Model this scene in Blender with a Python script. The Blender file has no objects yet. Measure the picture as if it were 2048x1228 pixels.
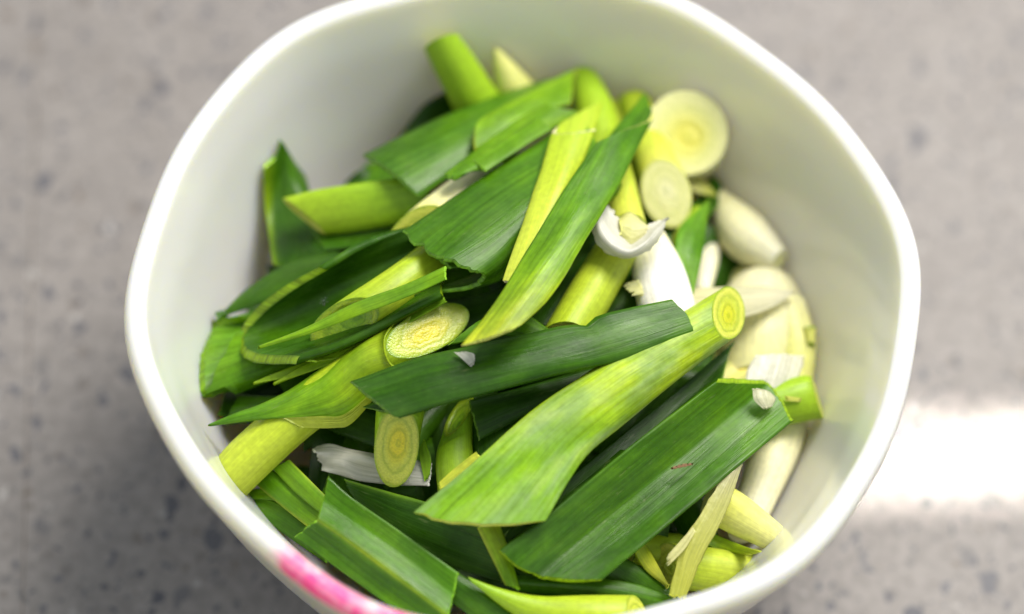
import bpy, math, random
from mathutils import Vector, noise

scn = bpy.context.scene
col = scn.collection
random.seed(7)

# ------------------------------------------------------------------ camera
RH = 0.072                                   # height of the bowl's rim
CX, CY = 0.00050, 0.00320
ELEV, ROLL, DIST, FPX = math.radians(59), math.radians(5), 0.5, 5300.0
aim = Vector((-0.002 - CX, -0.003 - CY, RH))
FW = Vector((0, math.cos(ELEV), -math.sin(ELEV)))
R0 = Vector((1, 0, 0)); U0 = R0.cross(FW)
RT = R0 * math.cos(ROLL) + U0 * math.sin(ROLL)
UP = U0 * math.cos(ROLL) - R0 * math.sin(ROLL)
CAM = aim - FW * DIST
cd = bpy.data.cameras.new('camera'); cam = bpy.data.objects.new('camera', cd); col.objects.link(cam)
from mathutils import Matrix
cam.matrix_world = Matrix(((RT.x, UP.x, -FW.x, CAM.x), (RT.y, UP.y, -FW.y, CAM.y), (RT.z, UP.z, -FW.z, CAM.z), (0, 0, 0, 1)))
cd.sensor_width = 36; cd.sensor_fit = 'HORIZONTAL'; cd.lens = FPX / 2048 * 36
cd.clip_start = 0.01; cd.clip_end = 20
cd.dof.use_dof = True; cd.dof.focus_distance = 0.503; cd.dof.aperture_fstop = 4.4; cd.dof.aperture_blades = 0
scn.camera = cam

# ------------------------------------------------------------------ light
w = bpy.data.worlds.new("World"); scn.world = w; w.use_nodes = True
bg = w.node_tree.nodes['Background']; bg.inputs[0].default_value = (0.88, 0.95, 1.0, 1); bg.inputs[1].default_value = 0.60
def area(name, loc, target, sx, sy, power, color, spread=180):
    l = bpy.data.lights.new(name, 'AREA'); l.shape = 'RECTANGLE'; l.size = sx; l.size_y = sy
    l.energy = power; l.color = color; l.spread = math.radians(spread)
    o = bpy.data.objects.new(name, l); col.objects.link(o); o.location = loc
    o.rotation_euler = (Vector(target) - Vector(loc)).to_track_quat('-Z', 'Y').to_euler()
    return o
area('window_light', (0.27, 0.42, 0.80), (0.0, 0.0, 0.05), 0.44, 0.44, 13.5, (1.0, 0.955, 0.89))
area('sun_streak_light', (0.50, 0.055, 0.45), (0.116, 0.0116, 0.0), 0.0205, 0.12, 0.052, (1.0, 0.96, 0.90), 1.6)
scn.view_settings.view_transform = 'Standard'; scn.view_settings.look = 'None'
scn.view_settings.exposure = 0.0; scn.view_settings.gamma = 1.0
scn.cycles.max_bounces = 12; scn.cycles.diffuse_bounces = 8; scn.cycles.transparent_max_bounces = 16
scn.cycles.use_denoising = True; scn.cycles.sample_clamp_indirect = 8

# ------------------------------------------------------------------ materials
def mat(name):
    m = bpy.data.materials.new(name); m.use_nodes = True
    nt = m.node_tree; nt.nodes.clear()
    out = nt.nodes.new('ShaderNodeOutputMaterial')
    return m, nt, out
def N(nt, t, **kw):
    n = nt.nodes.new(t)
    for k, v in kw.items():
        if k.startswith('i_'): n.inputs[k[2:].replace('_', ' ')].default_value = v
        else: setattr(n, k, v)
    return n
def L(nt, a, b): nt.links.new(a, b)
def math_n(nt, op, a, b=None, c=None, clamp=False):
    n = nt.nodes.new('ShaderNodeMath'); n.operation = op; n.use_clamp = clamp
    for i, v in enumerate((a, b, c)):
        if v is None: continue
        if hasattr(v, 'is_output'): L(nt, v, n.inputs[i])
        else: n.inputs[i].default_value = v
    return n.outputs[0]
def ramp(nt, fac, stops):
    r = nt.nodes.new('ShaderNodeValToRGB'); e = r.color_ramp.elements
    while len(e) < len(stops): e.new(0.5)
    for q, (p, c) in zip(e, stops): q.position = p; q.color = c if len(c) == 4 else (*c, 1)
    L(nt, fac, r.inputs[0]); return r.outputs[0]
def mixc(nt, fac, a, b, mode='MIX'):
    n = nt.nodes.new('ShaderNodeMix'); n.data_type = 'RGBA'; n.blend_type = mode
    for s, v in ((n.inputs[0], fac), (n.inputs[6], a), (n.inputs[7], b)):
        if hasattr(v, 'is_output'): L(nt, v, s)
        else: s.default_value = v if not isinstance(v, tuple) else (v if len(v) == 4 else (*v, 1))
    return n.outputs[2]
def streak(nt, su, sv, detail=3.0, rough=0.6):
    uv = N(nt, 'ShaderNodeUVMap'); mp = N(nt, 'ShaderNodeMapping'); L(nt, uv.outputs[0], mp.inputs[0])
    mp.inputs['Scale'].default_value = (su, sv, 1)
    oi = N(nt, 'ShaderNodeObjectInfo'); cmb = N(nt, 'ShaderNodeCombineXYZ')
    L(nt, math_n(nt, 'MULTIPLY', oi.outputs['Random'], 37.0), cmb.inputs[0]); L(nt, math_n(nt, 'MULTIPLY', oi.outputs['Random'], 91.0), cmb.inputs[1])
    L(nt, cmb.outputs[0], mp.inputs['Location'])
    n = N(nt, 'ShaderNodeTexNoise'); n.noise_dimensions = '2D'; L(nt, mp.outputs[0], n.inputs['Vector'])
    n.inputs['Scale'].default_value = 1; n.inputs['Detail'].default_value = detail; n.inputs['Roughness'].default_value = rough
    return n.outputs[0]

def plant_mat(name, transl, sss, rough, wax, bumpd, streakamt):
    m, nt, out = mat(name)
    a = N(nt, 'ShaderNodeAttribute', attribute_name='col')
    s1 = streak(nt, 1.1, 0.035); s2 = streak(nt, 4.5, 0.10, 2); s3 = streak(nt, 0.22, 0.07, 3)
    f = math_n(nt, 'ADD', math_n(nt, 'MULTIPLY', s1, 0.65), math_n(nt, 'MULTIPLY', s2, 0.35))
    lo, hi = 1 - streakamt, 1 + streakamt
    k = ramp(nt, f, [(0.30, (lo,) * 3), (0.5, (1, 1, 1)), (0.72, (hi * 1.02, hi, hi * 0.92))])
    c = mixc(nt, 1.0, a.outputs['Color'], k, 'MULTIPLY')
    wcol = (0.15, 0.26, 0.10) if transl else (0.27, 0.38, 0.19)
    if wax:
        wf = math_n(nt, 'MULTIPLY', ramp(nt, math_n(nt, 'ADD', math_n(nt, 'MULTIPLY', s3, 0.7), math_n(nt, 'MULTIPLY', s1, 0.3)), [(0.42, (0, 0, 0)), (0.68, (1, 1, 1))]), wax)
        c = mixc(nt, wf, c, wcol)
    if wax:
        s4 = streak(nt, 0.16, 0.09, 2); s5 = streak(nt, 0.9, 0.16, 4, 0.7)
        c = mixc(nt, 1.0, c, ramp(nt, s4, [(0.32, (0.74, 0.80, 0.7)), (0.5, (1, 1, 1)), (0.68, (1.32, 1.2, 1.0))]), 'MULTIPLY')
        c = mixc(nt, math_n(nt, 'MULTIPLY', ramp(nt, s5, [(0.66, (0, 0, 0)), (0.76, (1, 1, 1))]), 0.30), c, (0.30, 0.36, 0.14))
    # small blemishes
    sp = N(nt, 'ShaderNodeTexNoise'); tc = N(nt, 'ShaderNodeTexCoord'); L(nt, tc.outputs['Object'], sp.inputs['Vector']); sp.inputs['Scale'].default_value = 900; sp.inputs['Detail'].default_value = 2
    grain = ramp(nt, sp.outputs[0], [(0.3, (0.90, 0.90, 0.88)), (0.7, (1.08, 1.08, 1.06))])
    c = mixc(nt, 1.0, c, grain, 'MULTIPLY')
    p = N(nt, 'ShaderNodeBsdfPrincipled'); L(nt, c, p.inputs['Base Color'])
    L(nt, ramp(nt, s3, [(0.3, (rough - 0.10,) * 3), (0.7, (rough + 0.12,) * 3)]), p.inputs['Roughness']); p.inputs['Specular IOR Level'].default_value = 0.27 if wax else 0.34
    if sss:
        p.inputs['Subsurface Weight'].default_value = sss; p.inputs['Subsurface Radius'].default_value = (1.0, 0.9, 0.35); p.inputs['Subsurface Scale'].default_value = 0.0022
    b = N(nt, 'ShaderNodeBump'); b.inputs['Strength'].default_value = 0.45; b.inputs['Distance'].default_value = bumpd
    L(nt, math_n(nt, 'ADD', f, math_n(nt, 'MULTIPLY', sp.outputs[0], 0.25)), b.inputs['Height']); L(nt, b.outputs[0], p.inputs['Normal'])
    if transl:
        t = N(nt, 'ShaderNodeBsdfTranslucent'); L(nt, mixc(nt, 1.0, c, (1.35, 1.35, 0.8), 'MULTIPLY'), t.inputs[0])
        mx = N(nt, 'ShaderNodeMixShader'); mx.inputs[0].default_value = transl
        L(nt, p.outputs[0], mx.inputs[1]); L(nt, t.outputs[0], mx.inputs[2]); L(nt, mx.outputs[0], out.inputs[0])
    else: L(nt, p.outputs[0], out.inputs[0])
    return m
M_LEAF = plant_mat('leaf_skin', 0.26, 0, 0.31, 0.10, 0.00022, 0.30)
M_STEM = plant_mat('stem_skin', 0, 0.4, 0.42, 0, 0.00016, 0.16)
M_BLEND = plant_mat('leafy_stem_skin', 0, 0.2, 0.42, 0.62, 0.0002, 0.34)
M_EDGE = plant_mat('cut_leaf_edge', 0.2, 0, 0.22, 0, 0.0006, 0.5)

def face_mat():
    m, nt, out = mat('cut_stem_face')
    a = N(nt, 'ShaderNodeAttribute', attribute_name='col'); r = N(nt, 'ShaderNodeAttribute', attribute_name='rad')
    tc = N(nt, 'ShaderNodeTexCoord')
    nz = N(nt, 'ShaderNodeTexNoise'); L(nt, tc.outputs['Object'], nz.inputs['Vector']); nz.inputs['Scale'].default_value = 420; nz.inputs['Detail'].default_value = 3
    fine = N(nt, 'ShaderNodeTexNoise'); L(nt, tc.outputs['Object'], fine.inputs['Vector']); fine.inputs['Scale'].default_value = 2600
    x = math_n(nt, 'ADD', math_n(nt, 'MULTIPLY', r.outputs['Fac'], 21.0), math_n(nt, 'MULTIPLY', nz.outputs[0], 7.0))
    s = math_n(nt, 'SINE', x)
    k = ramp(nt, math_n(nt, 'MULTIPLY_ADD', s, 0.5, 0.5), [(0.0, (0.62, 0.72, 0.42)), (0.35, (0.96, 0.97, 0.92)), (0.7, (1.0, 1.0, 1.0)), (1, (1.06, 1.06, 1.08))])
    c = mixc(nt, a.outputs['Alpha'], a.outputs['Color'], mixc(nt, 1.0, a.outputs['Color'], k, 'MULTIPLY'))
    c = mixc(nt, 1.0, c, ramp(nt, fine.outputs[0], [(0.3, (0.86, 0.88, 0.82)), (0.7, (1.1, 1.1, 1.1))]), 'MULTIPLY')
    p = N(nt, 'ShaderNodeBsdfPrincipled'); L(nt, c, p.inputs['Base Color']); p.inputs['Roughness'].default_value = 0.3
    p.inputs['Subsurface Weight'].default_value = 0.45; p.inputs['Subsurface Radius'].default_value = (1, 0.9, 0.4); p.inputs['Subsurface Scale'].default_value = 0.0006
    b = N(nt, 'ShaderNodeBump'); b.inputs['Strength'].default_value = 0.5; b.inputs['Distance'].default_value = 0.00025
    L(nt, math_n(nt, 'ADD', math_n(nt, 'MULTIPLY', s, 0.3), fine.outputs[0]), b.inputs['Height']); L(nt, b.outputs[0], p.inputs['Normal'])
    L(nt, p.outputs[0], out.inputs[0]); return m
M_FACE = face_mat()

def skin_mat(name, transp, rough):
    m, nt, out = mat(name)
    a = N(nt, 'ShaderNodeAttribute', attribute_name='col')
    s1 = streak(nt, 1.6, 0.06, 3)
    c = mixc(nt, 1.0, a.outputs['Color'], ramp(nt, s1, [(0.3, (0.78, 0.80, 0.74)), (0.65, (1.05, 1.05, 1.05))]), 'MULTIPLY')
    tc = N(nt, 'ShaderNodeTexCoord'); nz = N(nt, 'ShaderNodeTexNoise'); L(nt, tc.outputs['Object'], nz.inputs['Vector']); nz.inputs['Scale'].default_value = 700; nz.inputs['Detail'].default_value = 4
    p = N(nt, 'ShaderNodeBsdfPrincipled'); L(nt, c, p.inputs['Base Color']); p.inputs['Roughness'].default_value = rough; p.inputs['Specular IOR Level'].default_value = 0.6
    b = N(nt, 'ShaderNodeBump'); b.inputs['Strength'].default_value = 0.6; b.inputs['Distance'].default_value = 0.0004
    L(nt, math_n(nt, 'ADD', s1, nz.outputs[0]), b.inputs['Height']); L(nt, b.outputs[0], p.inputs['Normal'])
    t = N(nt, 'ShaderNodeBsdfTranslucent'); L(nt, c, t.inputs[0])
    mx = N(nt, 'ShaderNodeMixShader'); mx.inputs[0].default_value = 0.4; L(nt, p.outputs[0], mx.inputs[1]); L(nt, t.outputs[0], mx.inputs[2])
    tr = N(nt, 'ShaderNodeBsdfTransparent'); m2 = N(nt, 'ShaderNodeMixShader')
    L(nt, math_n(nt, 'MULTIPLY', ramp(nt, nz.outputs[0], [(0.35, (0.5,) * 3), (0.65, (1.4,) * 3)]), transp), m2.inputs[0])
    L(nt, mx.outputs[0], m2.inputs[1]); L(nt, tr.outputs[0], m2.inputs[2]); L(nt, m2.outputs[0], out.inputs[0]); return m
M_SKIN = skin_mat('dry_translucent_skin', 0.22, 0.3)
M_SKIN2 = skin_mat('thick_white_skin', 0.03, 0.35)

def brown_mat():
    m, nt, out = mat('brown_dry_skin'); tc = N(nt, 'ShaderNodeTexCoord'); nz = N(nt, 'ShaderNodeTexNoise'); L(nt, tc.outputs['Object'], nz.inputs['Vector']); nz.inputs['Scale'].default_value = 1500
    p = N(nt, 'ShaderNodeBsdfPrincipled'); L(nt, ramp(nt, nz.outputs[0], [(0.35, (0.13, 0.06, 0.015)), (0.65, (0.24, 0.13, 0.05))]), p.inputs['Base Color']); p.inputs['Roughness'].default_value = 0.6; L(nt, p.outputs[0], out.inputs[0]); return m
M_BROWN = brown_mat()
def drop_mat():
    m, nt, out = mat('water'); p = N(nt, 'ShaderNodeBsdfPrincipled'); p.inputs['Transmission Weight'].default_value = 1
    p.inputs['Roughness'].default_value = 0.02; p.inputs['IOR'].default_value = 1.33; L(nt, p.outputs[0], out.inputs[0]); return m
M_WATER = drop_mat()

def bowl_mat():
    m, nt, out = mat('white_glazed_ceramic')
    uv = N(nt, 'ShaderNodeUVMap'); sx = N(nt, 'ShaderNodeSeparateXYZ'); L(nt, uv.outputs[0], sx.inputs[0])
    # UV: x = angle in degrees / 360, y = profile position in mm from the crest of the rim (outer side negative)
    ang, pr = sx.outputs[0], sx.outputs[1]
    tc = N(nt, 'ShaderNodeTexCoord')
    nz = N(nt, 'ShaderNodeTexNoise'); L(nt, tc.outputs['Object'], nz.inputs['Vector']); nz.inputs['Scale'].default_value = 150; nz.inputs['Detail'].default_value = 3
    nz2 = N(nt, 'ShaderNodeTexNoise'); L(nt, tc.outputs['Object'], nz2.inputs['Vector']); nz2.inputs['Scale'].default_value = 420; nz2.inputs['Detail'].default_value = 2
    def win(v, a, b, c, d):
        r1 = N(nt, 'ShaderNodeMapRange', interpolation_type='SMOOTHSTEP'); r1.inputs[1].default_value = a; r1.inputs[2].default_value = b; L(nt, v, r1.inputs[0])
        r2 = N(nt, 'ShaderNodeMapRange', interpolation_type='SMOOTHSTEP'); r2.inputs[1].default_value = c; r2.inputs[2].default_value = d; r2.inputs[3].default_value = 1; r2.inputs[4].default_value = 0; L(nt, v, r2.inputs[0])
        return math_n(nt, 'MULTIPLY', r1.outputs[0], r2.outputs[0])
    k = math_n(nt, 'MULTIPLY', win(ang, PINK0 - 0.003, PINK0 + 0.012, PINK1 - 0.01, PINK1), win(pr, -4.2, -2.8, 1.6, 2.6))
    blot = ramp(nt, math_n(nt, 'ADD', math_n(nt, 'MULTIPLY', nz.outputs[0], 0.7), math_n(nt, 'MULTIPLY', nz2.outputs[0], 0.3)), [(0.38, (0.08,) * 3), (0.48, (0.6,) * 3), (0.58, (1,) * 3)])
    k = math_n(nt, 'MULTIPLY', k, blot)
    c = mixc(nt, k, (0.72, 0.715, 0.695), (0.85, 0.10, 0.34))
    p = N(nt, 'ShaderNodeBsdfPrincipled'); L(nt, c, p.inputs['Base Color']); p.inputs['Roughness'].default_value = 0.22
    p.inputs['Subsurface Weight'].default_value = 0.85; p.inputs['Subsurface Radius'].default_value = (1.0, 0.86, 0.36); p.inputs['Subsurface Scale'].default_value = 0.010
    p.inputs['Coat Weight'].default_value = 0.3; p.inputs['Coat Roughness'].default_value = 0.12
    L(nt, p.outputs[0], out.inputs[0]); return m

def counter_mat():
    m, nt, out = mat('speckled_stone')
    tc = N(nt, 'ShaderNodeTexCoord')
    n1 = N(nt, 'ShaderNodeTexNoise'); L(nt, tc.outputs['Object'], n1.inputs['Vector']); n1.inputs['Scale'].default_value = 60; n1.inputs['Detail'].default_value = 6
    n2 = N(nt, 'ShaderNodeTexNoise'); L(nt, tc.outputs['Object'], n2.inputs['Vector']); n2.inputs['Scale'].default_value = 350; n2.inputs['Detail'].default_value = 3
    dis = N(nt, 'ShaderNodeTexNoise'); L(nt, tc.outputs['Object'], dis.inputs['Vector']); dis.inputs['Scale'].default_value = 260; dis.inputs['Detail'].default_value = 2
    vm = N(nt, 'ShaderNodeVectorMath', operation='MULTIPLY_ADD'); L(nt, dis.outputs['Color'], vm.inputs[0]); vm.inputs[1].default_value = (0.005,) * 3; L(nt, tc.outputs['Object'], vm.inputs[2])
    base = ramp(nt, n1.outputs[0], [(0.3, (0.225, 0.205, 0.192)), (0.55, (0.245, 0.224, 0.21)), (0.75, (0.262, 0.24, 0.226))])
    base = mixc(nt, 1.0, base, ramp(nt, n2.outputs[0], [(0.35, (0.84,) * 3), (0.7, (1.12,) * 3)]), 'MULTIPLY')
    def specks(scale, r0, r1, rot, sq):
        mp = N(nt, 'ShaderNodeMapping'); L(nt, vm.outputs[0], mp.inputs[0]); mp.inputs['Rotation'].default_value = (0, 0, rot); mp.inputs['Scale'].default_value = (1, sq, 1)
        v = N(nt, 'ShaderNodeTexVoronoi'); v.voronoi_dimensions = '2D'; L(nt, mp.outputs[0], v.inputs['Vector']); v.inputs['Scale'].default_value = scale
        sp = N(nt, 'ShaderNodeSeparateXYZ'); L(nt, v.outputs['Color'], sp.inputs[0])
        rad = math_n(nt, 'MULTIPLY_ADD', math_n(nt, 'POWER', sp.outputs[0], 3.0), r1 - r0, r0)
        e = math_n(nt, 'SUBTRACT', rad, v.outputs['Distance'])
        mk = math_n(nt, 'MULTIPLY_ADD', e, 14.0, 0.5, clamp=True)
        cl = ramp(nt, sp.outputs[1], [(0, (0.035, 0.042, 0.065)), (0.4, (0.08, 0.085, 0.105)), (0.7, (0.16, 0.15, 0.145)), (0.88, (0.13, 0.10, 0.075)), (0.96, (0.40, 0.38, 0.36))])
        return mk, cl
    for a in ((185, -0.26, 0.38, 0.5, 0.66), (310, -0.16, 0.38, 1.4, 0.66), (560, -0.06, 0.40, 2.2, 0.8)):
        mk, cl = specks(*a); base = mixc(nt, math_n(nt, 'MULTIPLY', mk, 0.74), base, cl)
    p = N(nt, 'ShaderNodeBsdfPrincipled'); L(nt, base, p.inputs['Base Color']); p.inputs['Roughness'].default_value = 0.5; p.inputs['Specular IOR Level'].default_value = 0.3
    b = N(nt, 'ShaderNodeBump'); b.inputs['Strength'].default_value = 0.06; b.inputs['Distance'].default_value = 0.0004; L(nt, n2.outputs[0], b.inputs['Height']); L(nt, b.outputs[0], p.inputs['Normal'])
    L(nt, p.outputs[0], out.inputs[0]); return m

# ------------------------------------------------------------------ helpers
def tag(o, label=None, cat=None, group=None, kind=None):
    for k, v in (('label', label), ('category', cat), ('group', group), ('kind', kind)):
        if v: o[k] = v
    return o
def mesh_obj(name, vs, fs, m, parent=None, origin=Vector((0, 0, 0)), uvs=None, cols=None, rads=None, smooth=True):
    me = bpy.data.meshes.new(name); me.from_pydata([v - origin for v in vs], [], fs); me.validate()
    if smooth: me.polygons.foreach_set('use_smooth', [True] * len(me.polygons))
    if uvs:
        ul = me.uv_layers.new(name='UVMap')
        for lp in me.loops: ul.data[lp.index].uv = uvs[lp.vertex_index]
    if cols:
        ca = me.color_attributes.new('col', 'FLOAT_COLOR', 'POINT')
        for i, c in enumerate(cols): ca.data[i].color = (*c, 1) if len(c) == 3 else c
    if rads:
        ra = me.attributes.new('rad', 'FLOAT', 'POINT')
        for i, c in enumerate(rads): ra.data[i].value = c
    me.materials.append(m); me.update()
    o = bpy.data.objects.new(name, me); col.objects.link(o)
    if parent: o.parent = parent
    return o
def empty(name, loc):
    o = bpy.data.objects.new(name, None); o.empty_display_size = 0.005; o.location = loc; col.objects.link(o); return o

# ------------------------------------------------------------------ bowl
def hexmod(th):
    return (-0.088 * math.cos(6 * th) + 1.013 * math.sin(6 * th) - 0.225 * math.cos(12 * th) + 0.16 * math.sin(12 * th)) / 75.3 * 0.9
IN = [(71.0, 70.7), (69.9, 67.5), (67.6, 61), (65.2, 53), (62, 44), (57.6, 34), (51, 23.5), (43, 15), (33, 9.4), (20, 7.2), (0.01, 7.0)]
TOP = [(75.2, 68.4), (75.3, 69.8), (75.0, 71.0), (74.2, 71.8), (73.1, 72.0), (72.1, 71.8), (71.4, 71.3)]
OUT = [(36, 0.2), (37.5, 0.0), (39, 0.6), (40, 2.5), (45.5, 7), (53, 14), (60, 24), (65.8, 36), (69.8, 48), (72.3, 58), (73.8, 64.5)]
def rin(z, th):
    z *= 1000; pts = sorted(IN, key=lambda p: p[1])
    if z >= pts[-1][1]: r = pts[-1][0]
    elif z <= pts[0][1]: r = 0.1
    else:
        for (ra, za), (rb, zb) in zip(pts, pts[1:]):
            if za <= z <= zb: r = ra + (rb - ra) * (z - za) / (zb - za); break
    return r / 1000 * (1 + hexmod(th) * min(1, 0.25 + z / 80))
def ray(x, y): return (RT * ((x - 1024) / FPX) + UP * ((614 - y) / FPX) + FW)
def dome(p):
    r = math.hypot(p.x, p.y); return RH - 0.009 - 0.017 * (r / 0.064) ** 2
def inside(p, mg=0.0012):
    return p.z < RH - 0.0005 and p.z > 0.009 and math.hypot(p.x, p.y) < rin(p.z, math.atan2(p.y, p.x)) - mg
def fit_in(x, y, t, mg=0.0012):
    """view depth nearest to t at which the ray through the pixel is inside the bowl"""
    r = ray(x, y)
    for k in range(0, 90):
        for sg in ((1, -1) if k else (1,)):
            q = t + sg * k * 0.0005; p = CAM + r * q
            if inside(p, mg) or (sg * k == 0 and p.z >= RH - 0.0005 and math.hypot(p.x, p.y) < 0.066): return q
    return t
def depth(x, y, d, mg=0.0012):
    """view depth of the heap at pixel (x, y), d mm above its mean surface, kept inside the bowl"""
    r = ray(x, y); t0, t1 = 0.40, 0.75
    for _ in range(40):
        t = (t0 + t1) / 2; p = CAM + r * t
        if p.z > dome(p) + d / 1000: t0 = t
        else: t1 = t
    return fit_in(x, y, t, mg)
def P(x, y, d): return CAM + ray(x, y) * depth(x, y, d)
def angle_at(x, y):
    r = ray(x, y); t = (RH - CAM.z) / r.z; p = CAM + r * t
    return (math.degrees(math.atan2(p.y, p.x)) % 360) / 360
PINK0, PINK1 = angle_at(535, 1100), angle_at(990, 1262)

def build_bowl():
    prof = [(0.01, 2.6), (30, 2.6), (34.5, 2.2)] + OUT + TOP + IN
    n = 216; crest = len(OUT) + 3 + 4
    # arc position
    s = [0]
    for a, b in zip(prof, prof[1:]): s.append(s[-1] + math.hypot(b[0] - a[0], b[1] - a[1]))
    s = [q - s[crest] for q in s]
    # densify
    dp = []
    for i in range(len(prof) - 1):
        p0, p1, p2, p3 = prof[max(i - 1, 0)], prof[i], prof[i + 1], prof[min(i + 2, len(prof) - 1)]
        for k in range(3):
            t = k / 3
            f = lambda a, b, c, d: 0.5 * (2 * b + (c - a) * t + (2 * a - 5 * b + 4 * c - d) * t * t + (3 * b - a - 3 * c + d) * t ** 3)
            dp.append((max(0.01, f(p0[0], p1[0], p2[0], p3[0])), f(p0[1], p1[1], p2[1], p3[1]), s[i] + (s[i + 1] - s[i]) * t))
    dp.append((*prof[-1], s[-1]))
    vs, uv, fs = [], [], []
    for j in range(n + 1):
        th = 2 * math.pi * j / n
        for (r, z, q) in dp:
            rr = r / 1000 * (1 + hexmod(th) * min(1, 0.25 + z / 80))
            vs.append(Vector((rr * math.cos(th), rr * math.sin(th), z / 1000))); uv.append((j / n, q))
    k = len(dp)
    for j in range(n):
        for i in range(k - 1):
            a = j * k + i; fs.append((a, a + k, a + k + 1, a + 1))
    o = mesh_obj('bowl', vs, fs, bowl_mat(), uvs=uv)
    return tag(o, 'white ceramic bowl with a pink mark on its rim, full of chopped spring onions', 'bowl')
build_bowl()

def build_counter():
    # stone slab with a fine recessed joint on the left
    r1, r2 = ray(45, 1228), ray(68, 300)
    a = CAM + r1 * (-CAM.z / r1.z); b = CAM + r2 * (-CAM.z / r2.z)
    d = (b - a).normalized(); nrm = Vector((-d.y, d.x, 0)); g = 0.00018
    def line(off, t, z): v = a + d * t + nrm * off; v.z = z; return v
    offs = [(1.3, 0), (g, 0), (g * 0.4, -0.0003), (-g * 0.4, -0.0003), (-g, 0), (-2.6, 0)]
    vs, fs = [], []
    ts = [-1.6, 1.9]
    for t in ts:
        for o_, z in offs: vs.append(line(o_, t, z))
    k = len(offs)
    for i in range(k - 1):
        if i == 2: continue
        fs.append((i, i + 1, i + 1 + k, i + k))
    o = mesh_obj('counter', vs, fs, counter_mat(), smooth=False)
    tag(o, kind='structure')
    m, nt, out = mat('joint_grime'); tc = N(nt, 'ShaderNodeTexCoord'); nz = N(nt, 'ShaderNodeTexNoise'); L(nt, tc.outputs['Object'], nz.inputs['Vector']); nz.inputs['Scale'].default_value = 160
    p = N(nt, 'ShaderNodeBsdfPrincipled'); L(nt, ramp(nt, nz.outputs[0], [(0.42, (0.32, 0.285, 0.25)), (0.62, (0.17, 0.12, 0.08))]), p.inputs['Base Color']); p.inputs['Roughness'].default_value = 0.8; L(nt, p.outputs[0], out.inputs[0])
    jv, jf = [], []
    for t in ts:
        for q in (0.4, -0.4): jv.append(line(g * q, t, -0.0003))
    mesh_obj('joint', jv, [(0, 1, 3, 2)], m, o, smooth=False)
build_counter()

# ------------------------------------------------------------------ vegetable builders
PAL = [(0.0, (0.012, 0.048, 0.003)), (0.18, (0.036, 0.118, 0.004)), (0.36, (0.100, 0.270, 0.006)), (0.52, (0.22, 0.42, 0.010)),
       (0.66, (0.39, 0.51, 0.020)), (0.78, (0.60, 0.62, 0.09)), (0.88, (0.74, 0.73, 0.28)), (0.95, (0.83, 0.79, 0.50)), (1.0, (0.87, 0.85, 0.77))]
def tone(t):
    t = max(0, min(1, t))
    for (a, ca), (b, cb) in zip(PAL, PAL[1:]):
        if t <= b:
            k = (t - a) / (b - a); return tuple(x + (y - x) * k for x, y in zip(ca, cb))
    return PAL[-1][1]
def cr(p0, p1, p2, p3, t):
    return 0.5 * (2 * p1 + (p2 - p0) * t + (2 * p0 - 5 * p1 + 4 * p2 - p3) * t * t + (3 * p1 - p0 - 3 * p2 + p3) * t ** 3)
def resample(pts, m, smooth=True):
    if len(pts) == 2: return [pts[0].lerp(pts[1], i / (m - 1)) for i in range(m)]
    dense = []
    for i in range(len(pts) - 1):
        p0 = pts[i - 1] if i else 2 * pts[0] - pts[1]; p3 = pts[i + 2] if i + 2 < len(pts) else 2 * pts[-1] - pts[-2]
        for k in range(16): dense.append(cr(p0, pts[i], pts[i + 1], p3, k / 16) if smooth else pts[i].lerp(pts[i + 1], k / 16))
    dense.append(pts[-1]); s = [0]
    for a, b in zip(dense, dense[1:]): s.append(s[-1] + (b - a).length)
    out, j = [], 0
    for i in range(m):
        q = s[-1] * i / (m - 1)
        while j < len(s) - 2 and s[j + 1] < q: j += 1
        k = 0 if s[j + 1] == s[j] else (q - s[j]) / (s[j + 1] - s[j]); out.append(dense[j].lerp(dense[j + 1], min(1, k)))
    return out
def linfit(xs, ys):
    n = len(xs); mx = sum(xs) / n; my = sum(ys) / n; v = sum((x - mx) ** 2 for x in xs)
    b = sum((x - mx) * (y - my) for x, y in zip(xs, ys)) / v if v else 0
    return [my + b * (x - mx) for x in xs]
AXIS = {}
def to3(rail, d, axis=None, stiff=0.6):
    if axis:                                   # depth measured from the axis of a stem, toward the camera
        (ax, ay, at), (bx, by, bt) = axis; dx, dy = bx - ax, by - ay; out = []
        for q in rail:
            k = ((q[0] - ax) * dx + (q[1] - ay) * dy) / (dx * dx + dy * dy)
            t = fit_in(q[0], q[1], at + (bt - at) * k - (q[2] if len(q) > 2 else 0) / 1000)
            out.append(CAM + ray(q[0], q[1]) * t)
        return out
    ts = [depth(q[0], q[1], d) for q in rail]; ss = [0]
    for a, b in zip(rail, rail[1:]): ss.append(ss[-1] + math.hypot(b[0] - a[0], b[1] - a[1]))
    ft = linfit(ss, ts); out = []
    for q, t, f in zip(rail, ts, ft):
        t = t * (1 - stiff) + f * stiff - (q[2] if len(q) > 2 else 0) / 1000 * 1.1
        out.append(CAM + ray(q[0], q[1]) * fit_in(q[0], q[1], t))
    return out
def tonecol(tn, v, u=0.5):
    if isinstance(tn, (int, float)): return tone(tn)
    if len(tn) == 2: return tone(tn[0] + (tn[1] - tn[0]) * v)
    x = v * (len(tn) - 1); i = min(int(x), len(tn) - 2); return tone(tn[i] + (tn[i + 1] - tn[i]) * (x - i))
seed = [0]

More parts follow.
